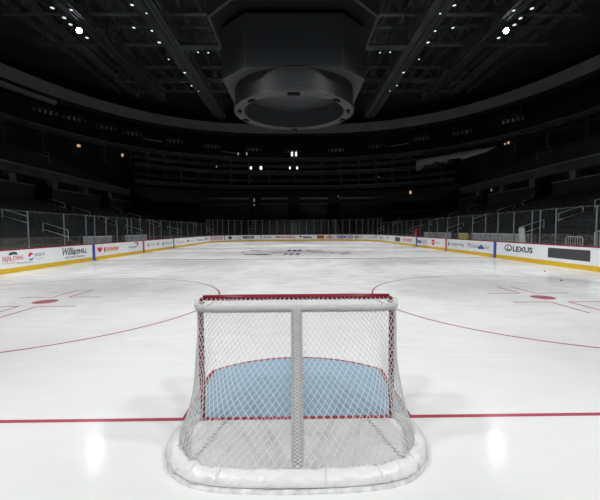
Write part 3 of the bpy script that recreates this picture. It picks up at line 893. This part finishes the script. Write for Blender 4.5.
for sx, sn in ((-1, 'left'), (1, 'right')):       # short bridges towards the scoreboard
    root = tag(empty('catwalk', (sx * 9.2, 34.2, 20.6)), 'short cross bridge from the %s catwalk behind the scoreboard' % sn, 'catwalk', 'catwalks under the roof')
    b = MB(); b.box((0, 0, 0), (4.6, 1.0, .12)); b.build('deck', WALK, root)
    b = MB()
    for h in (.6, 1.1):
        for yy in (-.5, .5): b.tube([(-2.3, yy, h), (2.3, yy, h)], .03, 5)
    b.build('guard_rail', WALK, root)
    for xx in (-2.2, 2.2):
        b = MB(); b.tube([(xx, 0, 0), (xx, 0, 10.4)], .04, 5); b.build('hanger', WALK, root)

def make_flood(lens, r=.26):
    root = empty('arena_floodlight')
    b = MB(); b.lathe([(r * .35, .62), (r * .75, .55), (r * .95, .25), (r * 1.12, 0), (r * 1.05, -.02), (r * .98, .04)], 16); b.build('housing', BEAM, root, smooth=True)
    b = MB(); b.lathe([(r * .98, .03), (r * .6, 0.0), (r * .15, -.015)], 16); b.build('lens', lens, root)
    b = MB(); b.tube([(-r * 1.2, 0, .3), (-r * 1.2, 0, .95), (r * 1.2, 0, .95), (r * 1.2, 0, .3)], .025, 5); b.build('yoke', BEAM, root)
    return root
fl_dim = None; fl_br = None
def put_flood(x, y, z, label, group, bright=False, aim=(0, 27, 0), s=1.0):
    global fl_dim, fl_br
    if bright:
        o = fl_br = make_flood(LENS, .25) if fl_br is None else copy_tree(fl_br)
    else:
        o = fl_dim = make_flood(LENSD, .105) if fl_dim is None else copy_tree(fl_dim)
    d = Vector(aim) - Vector((x, y, z))
    o.rotation_euler = d.to_track_quat('-Z', 'Y').to_euler(); o.location = (x, y, z); o.scale = (s, s, s) if bright else (s * 1.5, s * .8, s)
    tag(o, label, 'floodlight', group)
    return o
NUM = ['nearest', 'second nearest', 'third nearest', 'fourth nearest', 'fifth nearest', 'sixth nearest', 'farthest but two', 'farthest but one', 'farthest']
IN = [(26.2, .2, .9), (27.3, -.5, .6), (29.4, 1.5, .85), (29.9, .1, .75), (31.9, .2, 1.0), (35.3, .5, .7), (38.5, -.2, 1.0), (42.2, 0.1, .8), (44.0, -.3, .6)]
for sx, sn in ((-1, 'left'), (1, 'right')):
    for i, (y, dx, s) in enumerate(IN):
        put_flood(sx * (12.75 + dx), y, 19.9, '%s small lamp along the inner %s catwalk' % (NUM[i], sn), 'lamps along the inner %s catwalk' % sn, aim=(sx * (2 if i % 2 else 6), y - 14, 0), s=s)
    for i, (dx, yy) in enumerate(((9.75, 33.8), (8.75, 33.9))):
        put_flood(sx * dx, yy, 19.9, 'small lamp under the cross bridge on the %s, %s' % (sn, ['outer one', 'inner one'][i]), 'lamps under the cross bridges', aim=(0, 20, 0), s=.7)
    put_flood(sx * 21.6, 33.75, 22.0, 'dazzling bright floodlight high on the %s' % sn, 'dazzling floodlights', bright=True, aim=(0, -2.0, 0))
    for i, (dx, y) in enumerate(((21.8, 30.1), (20.3, 30.4), (21.7, 31.6), (21.8, 32.7), (21.6, 35.1))):
        put_flood(sx * dx, y, 22.0, ['%s outermost lamp of the small group above the dazzling %s floodlight', '%s inner lamp of the top pair above the dazzling %s floodlight', '%s middle lamp close above the dazzling %s floodlight', '%s lamp touching the top of the dazzling %s floodlight', '%s lamp just below the dazzling %s floodlight'][i].replace('%s ', '', 1) % sn,
                  'lamps along the outer %s catwalk' % sn, aim=(sx * 6, y - 16, 0), s=1.1 if i != 1 else .9)

# ------------------------------------------------------------------ scoreboard
SY = 27.0
sc = tag(empty('scoreboard', (0, SY, 11.6)), 'huge dark octagonal scoreboard hanging over centre ice with a ring below', 'scoreboard')
sc.location.x = -.05
def octa(hx, hy, c): return [(-hx + c, -hy), (hx - c, -hy), (hx, -hy + c), (hx, hy - c), (hx - c, hy), (-hx + c, hy), (-hx, hy - c), (-hx, -hy + c)]
Z0 = 11.6
b = MB(); b.prism(octa(5.4, 4.75, 1.95), 13.3 - Z0, 17.0 - Z0); b.build('screen_housing', CHAR, sc)
b = MB(); b.prism(octa(4.9, 4.2, 1.6), 17.0 - Z0, 17.5 - Z0); b.build('neck', BLK, sc)
b = MB(); b.prism(octa(6.3, 5.6, 2.1), 17.45 - Z0, 22.5 - Z0); b.build('upper_housing', CHAR, sc)
b = MB(); b.prism(octa(6.1, 5.4, 2.0), 17.42 - Z0, 17.45 - Z0); b.build('soffit', BLK, sc)
for sgn in (-1, 1):
    b = MB(); b.box((0, sgn * 4.77, 15.15 - Z0), (6.7, .08, 3.4)); b.build('video_screen', SCREEN, sc)['label'] = 'unlit grey screen'
    b = MB(); b.box((sgn * 5.42, 0, 15.15 - Z0), (.08, 5.3, 3.4)); b.build('video_screen', SCREEN, sc)
    b = MB(); b.box((0, sgn * 5.62, 20 - Z0), (8.2, .08, 4.4)); b.build('video_screen', SCREEN, sc)
    for sg2 in (-1, 1):
        M = Matrix.Rotation(math.atan2(sg2, sgn) , 3, 'Z')
        b = MB(); b.box((sgn * 4.44, sg2 * 3.79, 14.55 - Z0), (.08, 2.5, 2.2), M=M); b.build('corner_panel', CHAR2, sc)
b = MB()
b.lathe([(4.85, 1.75), (4.85, .32), (4.95, .26), (4.95, .02), (4.85, 0), (4.2, 0), (4.12, .06), (4.12, 1.75)], 72, close=True); b.build('ring', CHAR2, sc, smooth='auto')
b = MB(); b.lathe([(4.1, 1.62), (4.1, 1.74)], 72); b.build('ring_ceiling', SCREEN, sc)
for k, d in enumerate((-90, -45, -10, 20, 160, 190, 225, 90)):
    x, y = 4.5 * math.cos(R(d)), 4.5 * math.sin(R(d))
    b = MB(); b.box((x, y, -.08), (.55 if d != -90 else .9, .3, .16), rz=R(d + 90), bev=.02); b.box((x, y, .02), (.2, .2, .1)); b.build('rigging_box', BLK, sc)
for x, y in ((-3, -3), (3, -3), (-3, 3), (3, 3)):
    b = MB(); b.tube([(x, y, 22 - Z0), (x, y, 31 - Z0)], .06, 6); b.build('hoist_cable', BEAM, sc)

# ------------------------------------------------------------------ benches and odds and ends behind the glass
def bench_panel(x, y0, y1, z1, m, label, group):
    root = tag(empty('bench_wall_panel', (x, (y0 + y1) / 2, 0)), label, 'bench wall panel', group)
    L = y1 - y0
    b = MB(); b.box((0, 0, z1 / 2 - .02), (.08, L - .05, z1 - .0), bev=.015); b.build('board', m, root)
    b = MB(); b.box((0, 0, z1), (.14, L - .03, .05), bev=.01); b.build('top_edge', STEEL, root)
RY = [(17.7, 19.05), (19.1, 20.45), (20.5, 21.85), (21.9, 23.25), (23.3, 24.65)]
for a, c in RY: bench_panel(14.0, a, c, 1.52, GPANEL, 'grey bench wall panel behind the right glass', 'grey bench wall panels on the right')
bench_panel(14.0, 25.3, 26.9, 1.5, YPANEL, 'yellow bench wall panel behind the right glass', None)
for a, c in ((28.4, 30.0), (30.1, 31.7), (31.8, 33.4), (33.5, 35.1)): bench_panel(14.0, a, c, 1.52, GPANEL, 'pale bench wall panel beyond the yellow panel on the right', 'pale bench wall panels beyond the yellow one')
for a, c in ((20.2, 21.4), (21.45, 22.6), (22.65, 23.8)): bench_panel(-14.0, a, c, 1.5, GPANEL, 'grey penalty box panel behind the left glass near the blue stripe', 'grey penalty box panels near the left blue stripe')
for a, c in ((26.0, 27.4), (27.45, 28.8), (28.85, 30.2)): bench_panel(-14.0, a, c, 1.5, GPANEL, 'grey penalty box panel behind the left glass by the red stripe', 'grey penalty box panels near the left red stripe')
b = MB(); b.box((0, 0, .95), (.10, .50, 1.9), M=Matrix.Rotation(R(-10), 3, 'X'), bev=.02)
o = b.build('leaning_board', mat('cream_board', (.62, .62, .6), .6, noise=.05)); o.location = (13.75, 17.9, .02); tag(o, 'cream board leaning behind the right glass by the bench', 'board')
root = tag(empty('upright_cabinet', (13.75, 36.6, 0)), 'red upright box behind the far right glass', 'cabinet')
b = MB(); b.box((0, 0, .95), (.4, .9, 1.9), bev=.03); b.build('body', mat('red_cabinet', (.40, .02, .03), .5), root)
b = MB(); b.box((-.21, 0, 1.2), (.02, .6, .7), bev=.005); b.build('door', mat('red_cabinet_door', (.45, .04, .04), .4), root)
def barrier(x, y, z, L, label):
    root = tag(empty('crowd_barrier', (x, y, z)), label, 'barrier', 'pale barriers behind the nearest right glass')
    b = MB(); b.tube([(0, -L / 2, 0), (0, -L / 2, 1.0), (0, -L / 2 + .08, 1.08), (0, L / 2 - .08, 1.08), (0, L / 2, 1.0), (0, L / 2, 0)], .022, 8); b.tube([(0, -L / 2, .15), (0, L / 2, .15)], .018, 6); b.build('frame', STEEL, root, smooth=True)
    for i in range(6):
        yy = -L / 2 + L * (i + 1) / 7
        b = MB(); b.tube([(0, yy, .15), (0, yy, 1.08)], .012, 6); b.build('bar', STEEL, root)
barrier(14.9, 15.4, rz(0), 1.15, 'pale barred barrier behind the right glass, lower and farther one')
barrier(15.8, 14.6, rz(1), 1.1, 'pale barred barrier behind the right glass, higher and nearer one')

# ------------------------------------------------------------------ pucks
b = MB(); b.lathe([(.034, 0), (.0375, .002), (.0381, .005), (.0372, .0075), (.0372, .0185), (.0381, .021), (.0375, .0235), (.034, .0254)], 36)
p0 = b.build('puck', RUBBER, smooth=False); p0.location = (10.9, 11.92, .001); tag(p0, 'black puck on the ice, nearer the right boards', 'puck', 'pucks on the ice')
p1 = p0.copy(); COL.objects.link(p1); p1.location = (9.57, 9.16, .001); tag(p1, 'black puck on the ice, nearer the camera', 'puck', 'pucks on the ice')

# ------------------------------------------------------------------ the goal
goal = tag(empty('hockey_goal', (0, 0, 0)), 'red framed hockey goal seen from behind with white netting and white base padding', 'goal')
def cat(pts, n=10):
    """Catmull-Rom through the points"""
    P = [Vector(p) for p in pts]; P = [P[0] * 2 - P[1]] + P + [P[-1] * 2 - P[-2]]; out = []
    for i in range(1, len(P) - 2):
        for k in range(n):
            t = k / n; a, b_, c, d = P[i - 1], P[i], P[i + 1], P[i + 2]
            out.append(.5 * ((2 * b_) + (c - a) * t + (2 * a - 5 * b_ + 4 * c - d) * t * t + (3 * b_ - a - 3 * c + d) * t ** 3))
    out.append(P[-2]); return out
def resample(pts, n):
    L = [0]
    for a, c in zip(pts, pts[1:]): L.append(L[-1] + (c - a).length)
    out = []; j = 0
    for i in range(n + 1):
        d = L[-1] * i / n
        while j < len(pts) - 2 and L[j + 1] < d: j += 1
        f = (d - L[j]) / max(1e-9, L[j + 1] - L[j]); out.append(pts[j].lerp(pts[j + 1], min(1, max(0, f))))
    return out
PX, PZ, PR = .945, 1.222, .03
for sx in (-1, 1):
    b = MB(); b.tube(cat([(sx * PX, 0, 0), (sx * PX, 0, .6), (sx * PX, 0, 1.12), (sx * (PX - .006), 0, 1.17), (sx * (PX - .03), 0, PZ - .008)], 5), PR, 14); b.build('post', POST, goal, smooth=True)
b = MB(); b.tube([(-PX + .03, 0, PZ), (-.5, 0, PZ + .004), (.5, 0, PZ + .004), (PX - .03, 0, PZ)], PR, 14); b.build('crossbar', POST, goal, smooth=True)
b = MB(); b.tube([(-PX, .0, .012), (0, .0, .012), (PX, .0, .012)], .010, 8)
TOPH = [(-PX - .026, 0, 1.20), (-.952, -.09, 1.19), (-.93, -.18, 1.185), (-.89, -.245, 1.18), (-.82, -.27, 1.175), (-.66, -.278, 1.172), (-.3, -.28, 1.172), (0, -.28, 1.172)]
top_c = cat(TOPH + [(-x, y, z) for x, y, z in reversed(TOPH[:-1])], 8)
OUT = [(-.985, .02), (-1.075, -.10), (-1.12, -.26), (-1.115, -.45), (-1.07, -.63), (-1.00, -.77), (-.91, -.87), (-.80, -.94), (-.66, -.985), (-.45, -1.015), (-.2, -1.028), (0, -1.03)]
out_c = cat([(x, y, 0) for x, y in OUT] + [(-x, y, 0) for x, y in reversed(OUT[:-1])], 8)
out_r = resample(out_c, 150)
def inward(pts):
    res = []
    for i in range(len(pts)):
        t = (pts[min(i + 1, len(pts) - 1)] - pts[max(i - 1, 0)]).normalized(); res.append(Vector((-t.y, t.x, 0)))
    return res
inw = inward(out_r)
if inw[75].y < 0: inw = [-v for v in inw]
def prof_sweep(prof, taper=None, jit=0.0, closed=True):
    rows = []
    for i, (p, nn) in enumerate(zip(out_r, inw)):
        k = taper(i / 150) if taper else 1.0; r_ = []
        for j, (a, z) in enumerate(prof):
            jt = jit * (math.sin(i * 1.7 + j * 2.1) * .35 + math.sin(i * .61 + j * .9) * .45 + random.uniform(-.5, .5)) if 2 <= j <= len(prof) - 3 else 0
            w = 1.0 if abs(i - 75) > 22 else .5
            q = p + nn * (a * k + jt * w); r_.append((q.x, q.y, max(.0015, z * k + jt * w * .8)))
        rows.append(r_)
    return rows
tp = lambda f: .40 + .60 * min(1, min(f, 1 - f) / .13)
PADP = [(.012, .034), (.0, .040), (-.004, .052), (.003, .075), (.016, .096), (.038, .112), (.066, .122), (.092, .122), (.112, .110), (.122, .085), (.124, .05), (.118, .02)]
b = MB(); rws = prof_sweep(PADP, tp, .013); b.grid(rws, closed_u=True); m_ = len(PADP)
b.f.append(tuple(range(m_))); b.f.append(tuple(150 * m_ + k for k in range(m_ - 1, -1, -1)))
pad = b.build('base_pad', VINYL, goal, smooth=True); pad['label'] = 'creased white vinyl padding'
b = MB(); b.grid(prof_sweep([(-.014, .0015), (-.010, .016), (.004, .034), (.11, .034), (.112, .0015)], tp), closed_u=True)
sk = b.build('base_skirt', SKIRT, goal, smooth=False)
b = MB(); b.tube([(p + nn * .004 + Vector((0, 0, .036 * tp(i / 150)))) for i, (p, nn) in enumerate(zip(out_r, inw))][12:139], [.0015 + .0028 * max(0, math.sin(i * .13)) for i in range(127)], 6); b.build('seam', SEAM, pad)
for i in (28, 34, 43, 52, 83, 99, 106, 113, 121):       # folds where the padding is strapped
    p, nn = out_r[i], inw[i]
    fold = [p + nn * a + Vector((0, 0, z + .002)) + Vector((.004 * math.sin(k * 2 + i), 0, 0)) for k, (a, z) in enumerate(((0.0, .055), (.01, .085), (.03, .109), (.06, .123), (.09, .124), (.112, .112)))]
    b = MB(); b.tube(fold, [.003, .007, .009, .008, .005, .002], 6); b.build('strap', VINYL, pad, smooth=True)
# rear bar of the top frame and the centre support, both wrapped
b = MB(); b.tube(top_c, .024, 10); tb = b.build('top_bar', WRAPW, goal, smooth=True)
def sleeve(pts, r, pitch, k, cr, mb_):
    L = sum((c - a).length for a, c in zip(pts, pts[1:])); n = int(L / pitch * 10)
    P = resample(pts, n)
    for dr in (-1, 1):
        for h in range(k):
            line = []
            up = None
            for i, p in enumerate(P):
                t = (P[min(i + 1, n)] - P[max(i - 1, 0)]).normalized()
                a = Vector((0, -1, .2)); a = (a - t * a.dot(t)).normalized(); c = t.cross(a)
                g = dr * 2 * math.pi * (i / 10) / 2.2 + 2 * math.pi * h / k
                line.append(p + (a * math.cos(g) + c * math.sin(g)) * r)
            mb_.tube(line, cr, 4, cap=False)
tbr = resample(top_c, 60)
b = MB(); sleeve(tbr[6:55], .030, .055, 5, .0032, b); b.build('lacing', CORD, tb)
cs = resample(cat([(0, -.285, 1.16), (0, -.48, .85), (0, -.715, .48), (0, -.905, .12)], 10), 20)
b = MB(); b.tube(cs, .040, 12); ce = b.build('centre_support', WRAP, goal, smooth=True); ce['label'] = 'grey wrapped centre support bar'
b = MB(); sleeve(cs, .046, .07, 6, .0046, b); b.build('lacing', CORD, ce)
# netting
NU, NV = 54, 17
base_in = [(p + nn * .085 + Vector((0, 0, .112 * tp(i / 150)))) for i, (p, nn) in enumerate(zip(out_r, inw))]
base_in[0] = Vector((-PX - .03, 0, .07)); base_in[-1] = Vector((PX + .03, 0, .07))
def at(pts, f):
    f = min(1, max(0, f)) * (len(pts) - 1); i = min(int(f), len(pts) - 2); return pts[i].lerp(pts[i + 1], f - i)
top_r = resample(top_c, 150)
def net(u, v):
    a, c = at(top_r, u), at(base_in, u)
    e = min(1.0, max(0.0, (abs(u - .5) * 2 - .58) / .2)); e = e * e * (3 - 2 * e)
    f = v * (1 - e) + e * v ** 2.6
    p = a.lerp(c, f); p.z = a.z + (c.z - a.z) * v
    side_ = min(1.0, min(u, 1 - u) / .05)
    s = (.075 * (1 - e)) * math.sin(math.pi * min(1, v) ** 1.25) * side_
    d = Vector((-p.x * .75, .35 - p.y, 0)); d = d.normalized() if d.length else d
    wob = (.014 * math.sin(u * 33) + .010 * math.sin(u * 19 + v * 7)) * math.sin(v * 3.1) * side_
    return p + d * (s + wob) + Vector((0, 0, -.012 * math.sin(math.pi * v) * math.sin(u * 23) * side_))
CRD = .0030
b = MB()
for dr in (-1, 1):
    for i in range(-NV, NU + NV + 1):
        line = []
        for k in range(0, 2 * NV + 1):
            u = (i + dr * k * .5) / NU; v = k / (2 * NV)
            if -1e-6 <= u <= 1 + 1e-6: line.append(net(u, v))
        if len(line) >= 2: b.tube(line, CRD, 4, cap=False)
b.build('back_netting', CORD, goal)
# top netting between crossbar and rear bar
b = MB(); NT, ND = 40, 6
def topnet(u, w):
    x = -PX + 2 * PX * u
    # depth of the rear bar at this x
    r = [p for p in top_r if p.y < -.02]
    best = min(r, key=lambda p: abs(p.x - x))
    yb = best.y if abs(x) < .93 else -.1
    return Vector((x, yb * w, 1.222 - .05 * w - .03 * math.sin(math.pi * w)))
for dr in (-1, 1):
    for i in range(-ND, NT + ND + 1):
        line = []
        for k in range(0, 2 * ND + 1):
            u = (i + dr * k * .5) / NT; w = k / (2 * ND)
            if 0 <= u <= 1: line.append(topnet(u, w))
        if len(line) >= 2: b.tube(line, .0042, 4, cap=False)
b.build('top_netting', CORD, goal)
# cord ties round the posts and crossbar
for sx in (-1, 1):
    b = MB()
    for i in range(13):
        z = .10 + i * .085
        b.tube([(sx * (PX + .033 * math.cos(g)), .033 * math.sin(g), z + .012 * math.cos(g)) for g in [2 * math.pi * k / 10 for k in range(10)]], .0028, 4, closed=True)
    b.build('post_lacing', CORD, goal)
b = MB()
for i in range(44):
    x = -.90 + i * .042
    b.tube([(x + .012 * math.cos(g), -.004 + .033 * math.cos(g), PZ + .002 + .033 * math.sin(g)) for g in [math.pi * (.95 + .9 * k / 6) for k in range(7)]], .003, 4)
b.build('crossbar_lacing', CORD, goal)
# netting skirt lying on the ice inside, with its dark laced seams
for sx in (-1, 1):
    b = MB()
    A, B_ = Vector((sx * .70, -.06, .008)), Vector((sx * .86, -.74, .03)); n_ = 26
    line = [A.lerp(B_, i / n_) for i in range(n_ + 1)]
    b.tube(line, .0022, 4)
    for i in range(1, n_, 2):
        p = line[i]; b.tube([p + Vector((-.022, .012, .002)), p + Vector((.022, -.012, .006))], .0026, 4)
    b.build('laced_seam', mat('grey_cord', (.18, .18, .18), .8), goal)
b = MB()
def skirt(u, w):
    y = -.03 - w * .85; hw = .90 + .10 * min(1, w * 1.6) - .36 * max(0, w - .72) / .28
    return Vector((-hw + 2 * hw * u, y, .006 + .05 * w * w + .004 * math.sin(u * 40)))
for dr in (-1, 1):
    for i in range(-20, 66):
        line = []
        for k in range(0, 29):
            u = (i + dr * k * .5) / 46; w = k / 28
            if 0 <= u <= 1: line.append(skirt(u, w))
        if len(line) >= 2: b.tube(line, .0012, 4, cap=False)
b.build('floor_netting', CORD, goal)

# ------------------------------------------------------------------ light
w = bpy.data.worlds.new('world'); scn.world = w; w.use_nodes = True
w.node_tree.nodes['Background'].inputs[0].default_value = (.02, .022, .025, 1)
w.node_tree.nodes['Background'].inputs[1].default_value = .05
def spot(x, y, z, tx, ty, power, ang, blend=.35, rad=.35, col=(.99, .99, .99)):
    l = bpy.data.lights.new('spot', 'SPOT'); l.energy = power; l.spot_size = R(ang); l.spot_blend = blend; l.shadow_soft_size = rad; l.color = col
    o = bpy.data.objects.new('flood_and_fill_beam', l); COL.objects.link(o); o.location = (x, y, z)
    o.rotation_euler = (Vector((tx, ty, 0)) - Vector((x, y, z))).to_track_quat('-Z', 'Y').to_euler()
PW = 5650
for sx in (-1, 1):
    for y in (-7, 0, 8, 16, 24, 32, 40, 48, 51):
        spot(sx * 12.75, y, 19.6, sx * 9, y + 1, PW * .9, 46, .6, 1.0)
    for y, ty in ((-7, 2), (0, 7), (8, 12), (14.5, 18), (16, 20.5), (39, 35), (41, 39), (47, 46)):
        spot(sx * 12.75, y, 19.6, -sx * 8, ty, PW * .9, 50, .6, 1.0)
    for y in (15, 25, 35): spot(sx * 12.75, y, 19.6, sx * 3, y + .5, PW * (.35 if y < 20 else .75), 44, .7, .8)
    spot(sx * 7, 39, 20.5, -sx * 1.5, 57.5, PW * 1.0, 30, .7, .6)  # added fill pair with no fixture, brightens the middle of the far boards
    spot(sx * 9, -14, 18.5, 0, .5, PW * 1.0, 40, .7, 1.0)  # added unseen pair behind the camera, lifts the goal padding and netting
    spot(sx * 21.6, 33.6, 21.8, sx * .5, -1, 800, 24, .8, .2)
